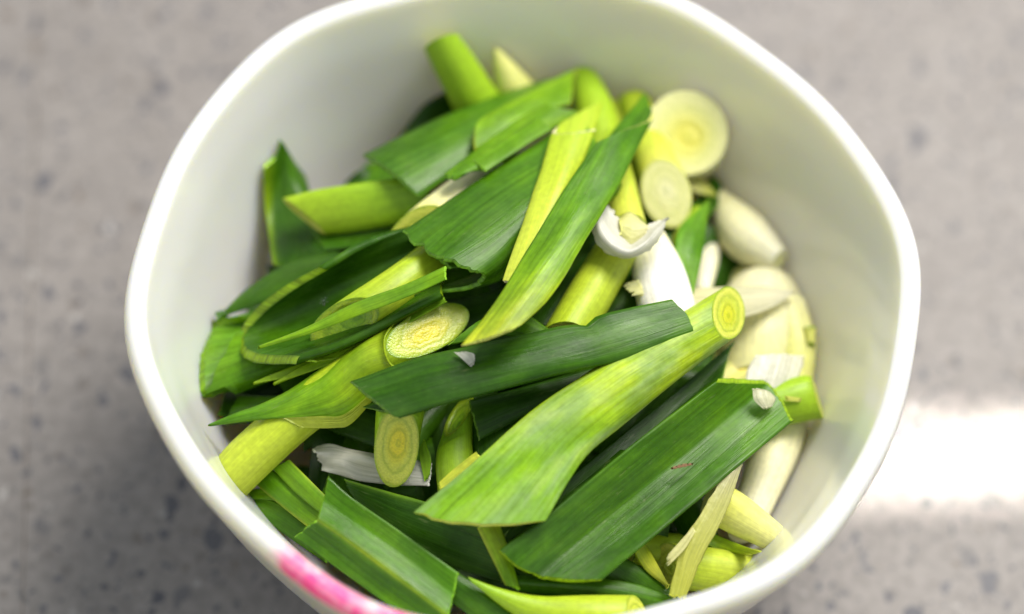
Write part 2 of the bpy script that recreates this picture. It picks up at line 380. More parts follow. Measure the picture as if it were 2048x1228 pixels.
def leaf_grid(rails, d, bulge=0.0, sharp=False, M=26, K=7, ripple=0.25, jag=(0.25, 0.25), axis=None, rag=0.0):
    seed[0] += 13.7; sd = seed[0]
    R = [resample(to3(r, d, axis), M) for r in rails]; n = len(R)
    rows = []
    for j in range(M):
        pts = [r[j] for r in R]; row = []
        if n == 2:
            for k in range(2 * K + 1): row.append(pts[0].lerp(pts[1], k / (2 * K)))
        else:
            for i in range(n - 1):
                p0 = pts[i - 1] if i else 2 * pts[0] - pts[1]; p3 = pts[i + 2] if i + 2 < n else 2 * pts[-1] - pts[-2]
                for k in range(K):
                    t = k / K
                    a = cr(p0, pts[i], pts[i + 1], p3, t); b = pts[i].lerp(pts[i + 1], t)
                    row.append(b.lerp(a, 0.22) if sharp else a)
            row.append(pts[-1])
        rows.append(row)
    W = len(rows[0])
    def normals(rows):
        nn = []
        for j in range(M):
            q = []
            for i in range(W):
                a = rows[j][min(i + 1, W - 1)] - rows[j][max(i - 1, 0)]; b = rows[min(j + 1, M - 1)][i] - rows[max(j - 1, 0)][i]
                c = a.cross(b); q.append(c.normalized() if c.length > 1e-12 else Vector((0, 0, 1)))
            nn.append(q)
        return nn
    nn = normals(rows)
    mid = nn[M // 2]; sgn = 1 if sum((q.dot(-FW) for q in mid)) > 0 else -1
    for j in range(M):
        for i in range(W):
            u = i / (W - 1); v = j / (M - 1)
            h = bulge * (1 - (2 * u - 1) ** 2)
            p = rows[j][i]
            rp = noise.noise(Vector((p.x * 90 + sd, p.y * 90, p.z * 90 + sd * .3))) * ripple + noise.noise(Vector((p.x * 260 + sd, p.y * 260, p.z * 260))) * ripple * 0.35
            rows[j][i] = p + nn[j][i] * sgn * (h + rp) / 1000
    if rag:
        for j in range(M):
            for i, i2 in ((0, 1), (W - 1, W - 2)):
                o = rows[j][i]; dr = (o - rows[j][i2]).normalized()
                rows[j][i] = o + dr * rag / 1000 * (noise.noise(Vector((j * 0.37 + sd, i, 1))) + 0.8 * noise.noise(Vector((j * 1.1 + sd, i, 4))))
    # ragged cut ends
    for e, j, jn in ((0, 0, 1), (1, M - 1, M - 2)):
        if jag[e]:
            for i in range(W):
                o = rows[j][i]; dr = (o - rows[jn][i]).normalized()
                q = noise.noise(Vector((i * 0.9 + sd, e * 7.1, sd))) + 0.7 * noise.noise(Vector((i * 2.3 + sd, e * 3.1, 2)))
                rows[j][i] = o + dr * q * jag[e] / 1000
    nn = normals(rows)
    return rows, [[q * sgn for q in r] for r in nn], W, M, sgn

def sheet(root, name, rows, nn, W, M, sgn, th, tn, m, edge=(True, True), edgetone=None, thin_edge=0.45, umix=None, bev=(0.3, 0.3)):
    """a leaf sheet of real thickness; its cut ends are parts of their own"""
    org = root.location
    up, lo, uvs, cols = [], [], [], []
    v = 0
    U = [0]
    jm = M // 2
    for i in range(1, W): U.append(U[-1] + (rows[jm][i] - rows[jm][i - 1]).length * 1000)
    V = [0]
    for j in range(1, M): V.append(V[-1] + (rows[j][W // 2] - rows[j - 1][W // 2]).length * 1000)
    for j in range(M):
        for i in range(W):
            u = i / (W - 1); e = min(u, 1 - u)
            t = th * (thin_edge + (1 - thin_edge) * min(1, e / 0.12)) / 1000
            up.append(rows[j][i]); lo.append(rows[j][i] - nn[j][i] * t)
            uvs.append((U[i], V[j])); c = tonecol(tn, j / (M - 1))
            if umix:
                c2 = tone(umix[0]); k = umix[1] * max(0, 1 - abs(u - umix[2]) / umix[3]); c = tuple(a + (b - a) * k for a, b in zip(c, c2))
            cols.append(c)
    for e, j, jn in ((0, 0, 1), (1, M - 1, M - 2)):
        for i in range(W):
            lo[j * W + i] = lo[j * W + i] + (rows[j][i] - rows[jn][i]).normalized() * bev[e] / 1000
    n = W * M; vs = up + lo; fs = []
    for j in range(M - 1):
        for i in range(W - 1):
            a = j * W + i; q = (a, a + 1, a + 1 + W, a + W); q2 = (n + a, n + a + W, n + a + 1 + W, n + a + 1)
            if sgn < 0: q = q[::-1]; q2 = q2[::-1]
            fs += [q, q2]
        for i, s_ in ((0, 1), (W - 1, -1)):
            a = j * W + i; q = (a, a + W, n + a + W, n + a)
            if s_ * sgn < 0: q = q[::-1]
            fs.append(q)
    for e, j, s_ in ((0, 0, -1), (1, M - 1, 1)):
        if not edge[e]:
            for i in range(W - 1):
                a = j * W + i; q = (a, a + 1, n + a + 1, n + a)
                if s_ * sgn > 0: q = q[::-1]
                fs.append(q)
    o = mesh_obj(name, vs, fs, m, root, org, uvs + uvs, cols + cols)
    for e, j, jn in ((0, 0, 1), (1, M - 1, M - 2)):
        if not edge[e]: continue
        ev, ef, ec, eu = [], [], [], []
        et = edgetone if edgetone is not None else None
        for i in range(W):
            a = up[j * W + i]; b = lo[j * W + i]; dr = (a - rows[jn][i]).normalized()
            bc = cols[j * W + i]
            ecol = tone(et) if et is not None else tuple(min(1, x * 1.5 + y) for x, y in zip(bc, (0.10, 0.14, 0.03)))
            for k, f in enumerate((0.0, 0.28, 0.72, 1.0)):
                out_ = (0.0, 0.16, 0.16, 0.0)[k] * (0.7 + 0.6 * random.random()) * min(1.0, th)
                ev.append(a.lerp(b, f) + dr * out_ / 1000 - dr * 0.00002); eu.append((U[i], f * th)); ec.append(ecol if 0 < k < 3 else tuple((x + 2 * y) / 3 for x, y in zip(ecol, bc)))
        for i in range(W - 1):
            for k in range(3):
                q = (i * 4 + k, i * 4 + k + 1, i * 4 + 5 + k, i * 4 + 4 + k)
                if (1 if e else -1) * sgn < 0: q = q[::-1]
                ef.append(q)
        mesh_obj('cut_edge', ev, ef, M_EDGE, root, org, eu, ec)
    return o

def root_at(name, pts, label, cat, group):
    c = sum(pts, Vector()) / len(pts); c.z = min(p.z for p in pts)
    r = empty(name, c); tag(r, label, cat, group); return r

def leaf(name, label, rails, d=0, tn=0.25, th=0.9, bulge=0.0, sharp=False, edge=(True, True), m=None, cat='spring onion leaf', group='chopped green leaves', part='blade', root=None, **kw):
    skw = {k: kw.pop(k) for k in ('edgetone', 'thin_edge', 'umix', 'bev') if k in kw}
    g = leaf_grid(rails, d, bulge, sharp, **kw)
    if root is None: root = root_at(name, [p for r in g[0] for p in r], label, cat, group)
    sheet(root, part, *g, th, tn, m or M_LEAF, edge, **skw)
    return root

FACE = {'green': (0.58, 0.80, 0.72, 0.66), 'bulb': (0.91, 0.91, 0.87, 0.835), 'yellow': (0.56, 0.68, 0.765, 0.74), 'pale': (0.80, 0.90, 0.90, 0.95), 'white': (0.93, 0.97, 0.94, 0.90), 'olive': (0.58, 0.66, 0.58, 0.48), 'lime': (0.64, 0.76, 0.74, 0.70)}
RINGK = {'green': 0.7, 'yellow': 0.5, 'bulb': 0.15, 'pale': 0.28, 'white': 0.35, 'olive': 0.9, 'lime': 0.7}
YEL = (0.74, 0.64, 0.012)
axis_out = []
def stem_grid(A, B, d, flat=1.0, tilt=(0, 0), M=26, S=36, raw=False, eb=(0, 0)):
    v3 = lambda R: [Vector((q[0], q[1], q[2] if len(q) > 2 else 0)) for q in R]
    a = resample(v3(A), M); b = resample(v3(B), M)
    mid = [(p + q) / 2 for p, q in zip(a, b)]
    if raw:
        t0 = depth(mid[-1].x, mid[-1].y, d, 0.008); ts = [t0 - q.z / 1000 for q in mid]
    else:
        ts = [depth(q.x, q.y, d, min(0.0055, 0.0012 + 0.5 * (p - r).length / 10600 * 0.9)) for q, p, r in zip(mid, a, b)]
        ft = linfit(list(range(M)), ts); ts = [f - q.z / 1000 for f, q in zip(ft, mid)]
    axis_out[:] = [(mid[0].x, mid[0].y, ts[0]), (mid[-1].x, mid[-1].y, ts[-1])]
    a = [CAM + ray(q.x, q.y) * t for q, t in zip(a, ts)]; b = [CAM + ray(q.x, q.y) * t for q, t in zip(b, ts)]
    c = [(p + q) / 2 for p, q in zip(a, b)]; hw = [(q - p) / 2 for p, q in zip(a, b)]
    rings = []; seed[0] += 7.3; sd = seed[0]
    for j in range(M):
        t = (c[min(j + 1, M - 1)] - c[max(j - 1, 0)]).normalized()
        wp = hw[j] - t * hw[j].dot(t); n = t.cross(wp).normalized()
        if n.dot(-FW) < 0: n = -n
        if isinstance(flat, (int, float)): fl = flat
        else:
            x = j / (M - 1) * (len(flat) - 1); i0 = min(int(x), len(flat) - 2); fl = flat[i0] + (flat[i0 + 1] - flat[i0]) * (x - i0)
        hh = wp.length * fl; ring = []; v = j / (M - 1)
        for k in range(S):
            f = 2 * math.pi * k / S
            wob = 1 + 0.035 * noise.noise(Vector((math.cos(f) * 1.3 + sd, math.sin(f) * 1.3, v * 2.2 + sd)))
            p = c[j] + (hw[j] * math.cos(f) + n * hh * math.sin(f)) * wob
            e0 = max(0, 1 - v / 0.38); e1 = max(0, (v - 0.62) / 0.38)
            p = p + t * math.sin(f) * hh * (math.tan(math.radians(tilt[0])) * e0 - math.tan(math.radians(tilt[1])) * e1)
            if j in (0, M - 1) and eb[j > 0]: p = p + t * (1 if j else -1) * (eb[j > 0] * (1 - abs(math.cos(f)) ** 2.5) + 0.5 * noise.noise(Vector((math.cos(f) * 5 + sd, 0, 3)))) / 1000
            ring.append(p)
        rings.append(ring)
    return rings, c, M, S
def stem_part(root, name, rings, M, S, tn, m, flip, umix=None):
    vs, uv, cs, fs = [], [], [], []
    per = sum((rings[M // 2][k] - rings[M // 2][k - 1]).length for k in range(S)) * 1000
    ln = 0
    for j in range(M):
        if j: ln += (rings[j][0] - rings[j - 1][0]).length * 1000
        for k in range(S + 1):
            vs.append(rings[j][k % S]); uv.append((per * k / S, ln)); cs.append(tonecol(tn, j / (M - 1)))
    for j in range(M - 1):
        for k in range(S):
            q = (j * (S + 1) + k, j * (S + 1) + k + 1, (j + 1) * (S + 1) + k + 1, (j + 1) * (S + 1) + k)
            fs.append(q if flip else q[::-1])
    o = mesh_obj(name, vs, fs, m, root, root.location, uv, cs); return o
def cap(root, ring, outw, face, hollow=0.0, core=None, squash=1.0, name='cut_face'):
    S = len(ring); c = sum(ring, Vector()) / S; NR = 18; rk = RINGK[face]; off = (ring[5] - c) * 0.14
    f = FACE[face]; vs, cs, rd, fs = [], [], [], []
    def fc(r):
        stops = [(1.0, f[0]), (0.93, f[1]), (0.55, f[2]), (0.0, f[3])]
        for (a, ta), (b, tb) in zip(stops, stops[1:]):
            if r >= b: k = (a - r) / (a - b); base = tone(ta + (tb - ta) * k); break
        if core and r < 0.6:
            k = min(1, (0.6 - r) / 0.32) * core; base = tuple(x + (y - x) * k for x, y in zip(base, YEL))
        return (*base, rk)
    for i in range(NR):
        r = 1 - i / NR
        for p in ring:
            h = 0.10 * math.sin(math.pi * min(1, (1 - r) * 9)) if r > 0.88 else 0
            rec = -hollow * max(0, (0.80 - r) / 0.80) ** 0.6 if hollow and r < 0.80 else 0
            h += 0.07 * math.sin(r * 21) * (1 - r) * 2; vs.append(c + off * (1 - r) + (p - c) * r + outw * (h + rec + 0.02) / 1000); cs.append(fc(r)); rd.append(r)
    vs.append(c + off + outw * (-hollow + 0.02) / 1000); cs.append(fc(0)); rd.append(0)
    nrm = (ring[1] - ring[0]).cross(ring[S // 4] - ring[0]); ok = nrm.dot(outw) > 0
    for i in range(NR):
        for k in range(S):
            a, b = i * S + k, i * S + (k + 1) % S
            q = (a, b, len(vs) - 1) if i == NR - 1 else (a, b, b + S, a + S)
            fs.append(q if ok else q[::-1])
    return mesh_obj(name, vs, fs, M_FACE, root, root.location, None, cs, rd)
def stem(name, label, A, B, d=0, tn=0.6, flat=1.0, tilt=(20, 20), face=('green', 'green'), hollow=(0, 0), core=(0, 0), m=None, cat='spring onion piece', group='chopped stems', part='sheath', root=None, raw=False, eb=(0, 0)):
    rings, c, M, S = stem_grid(A, B, d, flat, tilt, raw=raw, eb=eb)
    if root is None: root = root_at(name, [p for r in rings for p in r], label, cat, group)
    AXIS[root.name] = list(axis_out)
    t = c[1] - c[0]; e = (rings[0][1] - rings[0][0]).cross(rings[1][0] - rings[0][0]); ctr = rings[0][0] - c[0]
    flip = e.dot(ctr) > 0
    stem_part(root, part, rings, M, S, tn, m or M_STEM, flip)
    if face[0]: cap(root, rings[0], (c[0] - c[1]).normalized(), face[0], hollow[0], core[0])
    if face[1]: cap(root, rings[-1], (c[-1] - c[-2]).normalized(), face[1], hollow[1], core[1])
    return root

# ------------------------------------------------------------------ the heap, front to back
# long dark leaf lying across the middle, with its folded under layer
leaf('spring_onion_leaf', 'long dark folded leaf across the middle of the bowl, a white speck on it',
     [[(703, 762), (840, 714), (1000, 680), (1130, 649), (1168, 652), (1200, 630), (1342, 598)], [(750, 800, .9), (900, 755, 1.5), (1150, 695, 1.5), (1372, 628, .9)], [(796, 836), (900, 806), (1100, 752), (1250, 720), (1390, 668)],
      [(790, 832, -4), (900, 795, -5), (1100, 745, -5), (1380, 660, -4)], [(728, 815, -5), (850, 770, -6), (1100, 720, -6), (1345, 630, -4)]], d=8.5, tn=(0.15, 0.18, 0.25), th=0.9, ripple=0.3)
# bright leaf blade running from the upper right to the middle
leaf('spring_onion_leaf', 'long bright folded blade running from the upper right down to a yellow green point',
     [[(1192, 286), (1130, 375), (1060, 490), (985, 610), (922, 690)], [(1245, 262, 1.5), (1150, 440, 1.8), (1060, 570, 1.8), (985, 672, 1)], [(1304, 240), (1240, 365), (1175, 475), (1125, 560), (1085, 612), (1042, 650)],
      [(1298, 218, -2.5), (1225, 350, -3.5), (1110, 540, -3.5), (1040, 640, -2)], [(1286, 192, -3), (1200, 300, -4.5), (1080, 500, -4.5), (1000, 630, -2.5)]], d=13.5, tn=(0.32, 0.33, 0.42, 0.56, 0.70), th=0.8, edgetone=0.83, bev=(.6, 0))
leaf('spring_onion_sheath', 'flattened yellow green sheath with an open pale end behind the long bright blade',
     [[(1190, 262, .8), (1150, 370, .8), (1080, 560)], [(1148, 266, 2.2), (1110, 380, 2.2), (1045, 560, 1)], [(1103, 265), (1064, 390), (1004, 560)], [(1150, 236, -2.6), (1105, 390, -2.8), (1030, 560, -2)], [(1203, 211, -3.4), (1150, 380, -3.4), (1085, 550, -2)]],
     d=11.3, tn=(0.64, 0.69, 0.72), th=0.8, m=M_STEM, edgetone=0.93, bev=(.9, 0), cat='spring onion sheath')
# wide folded leaf left of it
leaf('spring_onion_leaf', 'wide green folded leaf with a curled ragged cut end left of the yellow green sheath',
     [[(806, 461), (960, 358), (1070, 288), (1160, 226)], [(868, 505, 1.2), (960, 430, 1.2), (1060, 360, 1.2), (1190, 280, 1)], [(905, 520, 1.6), (985, 470, 1.6), (1090, 390, 1.6), (1210, 320, 1)], [(962, 543), (1000, 515), (1080, 440), (1240, 360)],
      [(968, 560, -3), (1000, 545, -4), (1090, 470, -5), (1240, 380, -4)], [(935, 580, -5), (1000, 560, -6), (1090, 490, -7), (1220, 400, -6)], [(828, 592, -6), (960, 545, -7), (1080, 470, -8), (1200, 400, -7)]], d=8.6, tn=(0.27, 0.24, 0.32, 0.40), th=0.9, jag=(1.0, .2))
leaf('leaf_scrap', 'small green flap under the ragged end of the wide folded leaf', [[(858, 500), (900, 480), (960, 450)], [(905, 535), (935, 528), (985, 500)]], d=6.4, tn=0.34, cat='leaf scrap')
leaf('spring_onion_leaf', 'mid green leaf with a notched end in front of the broad striped leaf',
     [[(888, 346), (960, 292), (1030, 240), (1085, 208)], [(915, 362), (990, 310), (1110, 225)], [(976, 336), (1010, 318), (1080, 272), (1165, 226)]], d=8.0, tn=(0.38, 0.42, 0.46), bulge=1.4, jag=(.5, .2))
leaf('leaf_scrap', 'narrow green strip stuck on the notched mid green leaf', [[(945, 318), (1030, 262), (1070, 236)], [(974, 342), (1060, 285), (1105, 258)]], d=9.4, tn=0.42, th=0.5, bulge=0.3, cat='leaf scrap')
leaf('spring_onion_leaf', 'light green leaf with a brown cut edge lying over the broad striped leaf',
     [[(968, 232), (1060, 180), (1110, 155), (1152, 136)], [(950, 262), (1050, 205), (1145, 160)], [(952, 300), (1040, 240), (1140, 208)]], d=8.0, tn=(0.48, 0.46, 0.48), bulge=1.0, edgetone=0.72)
leaf('spring_onion_leaf', 'broad blue green striped leaf pointing left at the top of the heap',
     [[(728, 308), (850, 248), (960, 200), (1090, 158)], [(775, 352), (900, 290), (1000, 240), (1110, 190)], [(842, 392), (910, 345), (1000, 290), (1100, 240)]], d=4.5, tn=(0.24, 0.30, 0.40), bulge=2.4, th=1.1)
stem('spring_onion_piece', 'pale cream stem wedged between the broad striped leaf and the wide folded leaf',
     [(800, 440), (850, 398), (905, 358), (940, 325)], [(866, 520), (920, 462), (1000, 390), (1030, 360)], d=0, tn=(0.86, 0.93, 0.97), tilt=(52, 0), face=('lime', 'pale'))
stem('spring_onion_sheath', 'yellow green flattened sheath pointing left below the broad striped leaf',
     [(565, 396), (640, 378), (740, 364), (850, 350)], [(652, 470), (720, 462), (800, 448), (870, 430)], d=0, tn=(0.60, 0.56, 0.50), flat=0.40, tilt=(35, 0), face=('green', 'green'), hollow=(1.5, 0), cat='spring onion sheath')
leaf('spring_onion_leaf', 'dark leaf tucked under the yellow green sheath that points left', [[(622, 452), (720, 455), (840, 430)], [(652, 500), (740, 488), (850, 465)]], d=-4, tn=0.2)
leaf('spring_onion_leaf', 'upright blue green leaf with a sharp tip leaning on the left wall of the bowl',
     [[(528, 338, -1), (533, 430), (545, 525)], [(550, 318, 0), (545, 420), (556, 530)], [(563, 282, 1), (563, 400), (590, 520)], [(588, 322), (610, 420), (625, 510)], [(612, 352), (635, 440), (655, 515)]], d=-4, tn=(0.24, 0.16), sharp=True, umix=(0.56, 1.0, 0.0, 0.3))
leaf('spring_onion_leaf', 'dark bluish narrow leaf pointing left just above the big open sheath',
     [[(435, 634), (500, 572), (590, 517), (668, 502)], [(438, 634), (520, 585), (610, 535), (690, 520)], [(437, 636), (525, 605), (610, 565), (680, 550)]], d=-3, tn=(0.26, 0.12), bulge=0.6, ripple=0.15, edge=(False, True))
# big open sheath on the left with a stem inside
leaf('spring_onion_sheath', 'big dark open sheath with a thick pale cut edge holding a yellow stem',
     [[(655, 540, 2), (730, 494, 1), (825, 452)], [(575, 588, 0), (690, 530, -2), (840, 470, -2)], [(515, 640, -3.5), (660, 575, -6), (860, 490, -5)], [(488, 676, -4.5), (650, 620, -7), (880, 520, -5)], [(508, 704, -2), (650, 655, -4), (880, 550, -3)], [(600, 712, 2), (700, 676, 2), (880, 585, 1)]],
     d=5.0, tn=(0.22, 0.18, 0.2), th=1.6, thin_edge=0.9, edgetone=0.57, ripple=0.15, jag=(.3, .1), bev=(1.3, 0), cat='spring onion sheath')
stem('spring_onion_piece', 'yellow green hollow stem lying inside the big open sheath',
     [(655, 618), (735, 565), (800, 520, -1.5), (840, 490, -4)], [(722, 680), (790, 632), (850, 585, -1.5), (885, 555, -4)], d=4.6, tn=(0.60, 0.66, 0.62), tilt=(60, 0), flat=0.9, face=('olive', 'green'), hollow=(2.2, 0))
leaf('spring_onion_leaf', 'thin light green pointed strip crossing the hollow stem in the open sheath',
     [[(518, 692), (610, 655), (710, 605), (800, 572), (888, 532)], [(520, 697), (620, 668), (720, 630), (800, 600), (890, 560)]], d=10.0, tn=(0.52, 0.48, 0.42), th=0.6, bulge=0.5, edge=(False, True))
leaf('spring_onion_leaf', 'light green band lying below the hollow stem', [[(540, 705), (650, 690), (760, 650), (880, 585)], [(635, 722), (700, 708), (800, 655), (890, 605)]], d=3.0, tn=(0.56, 0.46), th=0.7)
leaf('leaf_sliver', 'upper of two pale green pointed slivers below the open sheath', [[(507, 764), (570, 738), (660, 708)], [(509, 766), (585, 752), (665, 722)]], d=2.5, tn=(0.58, 0.5), th=0.6, edge=(False, True), ripple=.05, cat='leaf sliver', jag=(0, 0))
leaf('leaf_sliver', 'lower of two pale green pointed slivers below the open sheath', [[(547, 765), (630, 720), (770, 668)], [(549, 767), (650, 732), (780, 682)]], d=3.0, tn=(0.58, 0.5), th=0.6, edge=(False, True), ripple=.05, cat='leaf sliver', jag=(0, 0))
leaf('spring_onion_leaf', 'crumpled green leaf with a thick grainy cut end at the left of the heap',
     [[(500, 640, -2), (560, 622, -4), (640, 600, -7)], [(432, 655, -2), (520, 645, -4), (620, 620, -7)], [(413, 700, -2.5), (520, 680, -4), (620, 650, -7)], [(410, 770, -1), (500, 730, -3), (610, 690, -5)], [(424, 795, 1.5), (500, 762, 0), (600, 722, -3)], [(448, 740, 2.5), (520, 715, .5), (610, 690, -3)], [(490, 664, 2.5), (550, 655, 0), (630, 640, -4)]],
     d=-2.5, tn=(0.40, 0.33, 0.25), th=1.5, thin_edge=.9, bev=(1.6, 0), sharp=True, edgetone=0.52, jag=(.5, .2))
# long stem at the lower left: inner stem and outer sheath with a leaf tip
q = stem('spring_onion_piece', 'thick yellow green stem with round cut face and a leaf tip peeling off, lower left',
     [(408, 950), (460, 885), (560, 800), (680, 712), (826, 628)], [(480, 1003), (600, 890), (700, 812), (790, 752), (886, 694)], d=0, tn=(0.70, 0.68, 0.63, 0.60), tilt=(0, 64), face=('lime', 'yellow'), core=(0, 1), part='stem')
AX = AXIS[q.name]
leaf('outer_sheath', '', [[(418, 848, 2), (470, 826, 2.5), (520, 808, 2), (590, 772, 1), (700, 694, .3), (800, 632, .3)], [(419, 850, 2.4), (480, 836, 3.4), (545, 818, 4.2), (640, 770, 4.4), (715, 704, 4.4), (766, 678, 4.3)], [(420, 852, 2.2), (490, 840, 3.6), (560, 831, 4.9), (670, 806, 4.8), (740, 750, 4.8), (788, 734, 4.7)], [(421, 853, 1.8), (500, 842, 3.4), (575, 836, 4.9), (690, 833, 3.6), (785, 757, 1.4), (866, 710, .5)]],
     tn=(0.34, 0.38, 0.46, 0.56, 0.60), th=0.3, edge=(False, False), ripple=.05, jag=(0, 0), part='outer_sheath', root=q, axis=AX)
leaf('membrane', '', [[(566, 836, 4.9), (640, 832, 4.8), (690, 828, 4.2), (760, 770, 3.2)], [(604, 856, 4.6), (670, 856, 4.0), (705, 846, 3.0), (765, 778, 1.8)]], tn=0.70, th=0.1, edge=(False, False), ripple=.05, part='membrane', m=M_SKIN, root=q, axis=AX)
# stem with leaf, lower centre to right
stem('spring_onion_piece', 'long stem with an oval cut face at right that widens into a green leaf',
     [(828, 1022, -1), (940, 930), (1060, 825), (1160, 755), (1280, 675), (1440, 579)], [(1092, 1040, -1), (1140, 960), (1180, 905), (1240, 855), (1350, 765), (1474, 672)], d=4.5, tn=(0.46, 0.48, 0.56, 0.60, 0.60, 0.60), tilt=(0, 52), flat=[.10, .22, .7, 1, 1, 1], face=('lime', 'green'), core=(0, .45), part='stem', m=M_BLEND, eb=(2.2, 0))
# broad channelled leaf at lower right
leaf('spring_onion_leaf', 'broad dark green channelled leaf with a pale angled cut edge at the lower right',
     [[(1432, 766, .5), (1260, 895), (1110, 1020), (1000, 1100)], [(1480, 767, -1.6), (1300, 915, -1.6), (1150, 1040, -1.6), (1040, 1135, -1)], [(1535, 769, -3.2), (1350, 925, -3.4), (1190, 1055, -3.2), (1080, 1150, -2)], [(1562, 805, -1.8), (1400, 945, -1.6), (1250, 1075, -1.4), (1135, 1158, -1)], [(1581, 843, .3), (1430, 970, .5), (1290, 1085, .5), (1205, 1158)]], d=4.0, tn=(0.34, 0.25, 0.22, 0.20), th=1.2, sharp=True, edgetone=0.58, bev=(1.0, .2), ripple=.2)
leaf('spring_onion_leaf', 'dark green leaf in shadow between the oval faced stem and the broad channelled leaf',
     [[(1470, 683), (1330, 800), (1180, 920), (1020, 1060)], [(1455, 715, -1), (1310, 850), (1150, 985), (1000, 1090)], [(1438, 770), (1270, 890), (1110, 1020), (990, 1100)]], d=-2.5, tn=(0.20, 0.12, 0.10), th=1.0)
# thick white sheath and its skin
stem('spring_onion_piece', 'thick bright white stem base with a ragged lower end right of centre',
     [(1262, 490), (1266, 560), (1282, 640), (1322, 700)], [(1328, 462), (1366, 530), (1392, 610), (1408, 692)], d=-1, tn=(0.95, 1.0, 1.0, 0.985), tilt=(20, 0), flat=0.7, face=('pale', 'white'))
leaf('leaf_scrap', 'small ragged pale flake sticking out left of the white stem base', [[(1250, 566), (1275, 560)], [(1268, 590), (1292, 588)]], d=0, tn=0.88, m=M_SKIN, th=.3, cat='skin flake', jag=(.8, 0), group='flakes of onion skin')
leaf('skin_flake', 'crumpled shiny white skin flake with tiny orange spots at the right of the heap centre',
     [[(1192, 394), (1181, 440), (1190, 485), (1215, 508), (1252, 515), (1295, 500), (1322, 470), (1333, 436)], [(1196, 398, 1), (1196, 442, 1.8), (1212, 476, 2.4), (1236, 496, 2.5), (1260, 503, 2.5), (1290, 486, 2), (1315, 458, 1.5), (1332, 436)], [(1198, 396, .5), (1212, 430, .8), (1228, 456, .4), (1248, 478, .4), (1262, 492, .4), (1286, 474), (1306, 452), (1331, 436)], [(1200, 395), (1220, 414), (1238, 432), (1247, 458, -.6), (1264, 482, -.6), (1284, 468, -.4), (1300, 446), (1330, 436)]],
     d=8, tn=1.0, th=0.35, m=M_SKIN2, ripple=.9, rag=.7, M=44, edge=(False, False), cat='skin flake', group='flakes of onion skin')
leaf('leaf_scrap', 'tiny brown fragment lying in the broad channelled leaf', [[(1345, 934), (1365, 928), (1385, 926)], [(1347, 938), (1366, 934), (1384, 930)]], d=3.2, tn=.5, th=.3, ripple=.2, rag=.2, m=M_BROWN, edge=(False, False), cat='leaf scrap', group=None)
leaf('skin_flake', 'yellowish inner skin inside the crumpled white flake', [[(1240, 436), (1262, 425), (1296, 452)], [(1242, 470), (1262, 490), (1292, 470)]], d=7.4, tn=(0.86, 0.93), th=.3, m=M_SKIN2, ripple=.6, rag=.4, bulge=.8, cat='skin flake', group='flakes of onion skin')
stem('spring_onion_piece', 'yellow green stem under the long bright blade, ending beneath the crumpled white flake',
     [(1190, 270), (1195, 350), (1210, 420), (1222, 470)], [(1245, 270), (1262, 330), (1280, 400), (1295, 455)], d=1.5, tn=(0.60, 0.68, 0.76), face=('green', 'yellow'), core=(0, 1))
stem('spring_onion_piece', 'shiny yellow stem with fine lines between the long bright blade and the white stem base',
     [(1215, 455), (1165, 530), (1128, 590), (1075, 680)], [(1295, 470), (1265, 530), (1232, 590), (1178, 690)], d=-1, tn=(0.70, 0.68, 0.66), face=('green', 'green'))
stem('spring_onion_piece', 'bright green stem end rising behind the yellow green sheath at the top',
     [(1138, 150), (1146, 220), (1165, 300), (1180, 360)], [(1196, 160), (1228, 215), (1246, 290), (1255, 360)], d=0, tn=(0.54, 0.60, 0.64), tilt=(-30, 0), face=('green', 'green'))
stem('spring_onion_piece', 'small yellow stem end peeping out right of the bright green stem', [(1212, 205), (1225, 300)], [(1254, 215), (1275, 300)], d=-3, tn=0.70)
stem('spring_onion_piece', 'plump blurred green stem standing highest against the back wall of the bowl',
     [(850, 100), (872, 150), (905, 215), (930, 260)], [(917, 70), (950, 115), (1000, 190), (1030, 240)], d=-1, tn=(0.56, 0.57, 0.52), tilt=(-35, 0), face=('green', 'green'))
stem('spring_onion_piece', 'pale yellow pointed piece beside the plump green stem at the back', [(987, 97), (988, 140), (1000, 220)], [(995, 96), (1032, 130), (1090, 190)], d=-5, tn=(0.86, 0.86, 0.80), tilt=(0, 0), face=(None, None), flat=.8)
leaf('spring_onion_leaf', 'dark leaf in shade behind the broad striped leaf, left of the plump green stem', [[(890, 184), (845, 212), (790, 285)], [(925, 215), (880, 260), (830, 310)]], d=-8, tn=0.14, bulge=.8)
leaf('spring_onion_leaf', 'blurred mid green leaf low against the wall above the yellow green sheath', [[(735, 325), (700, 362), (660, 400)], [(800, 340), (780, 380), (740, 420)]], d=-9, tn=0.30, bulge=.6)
# right side of the heap
stem('spring_onion_piece', 'yellow stem with a big pale oval cut face at the upper right',
     [(1235, 210), (1256, 275), (1272, 350), (1290, 412)], [(1300, 200), (1330, 265), (1356, 320), (1376, 362)], d=0, tn=(0.66, 0.70, 0.80), tilt=(0, 46), face=('green', 'pale'))
stem('spring_onion_piece', 'blurred round white bulb slice with a yellow heart at the upper right',
     [(1290, 290, -14), (1286, 266, 0)], [(1452, 290, -14), (1456, 266, 0)], d=-6, tn=(0.93, 0.95), tilt=(0, 0), face=(None, 'bulb'), core=(0, .45), raw=True)  # dimmed, greyer face tones put part shade into the slice's colour
leaf('skin_flake', 'translucent skin curling off the blurred round bulb slice', [[(1466, 252), (1440, 300), (1390, 348)], [(1452, 258), (1420, 300), (1375, 335)]], d=-8, tn=1.0, th=.3, m=M_SKIN, edge=(False, False), cat='skin flake', group='flakes of onion skin')
leaf('leaf_scrap', 'dark green leaf piece right of the stem with the big pale oval face', [[(1425, 350), (1390, 400), (1360, 440)], [(1442, 365), (1440, 405), (1400, 450)]], d=-6, tn=0.22, cat='leaf scrap')
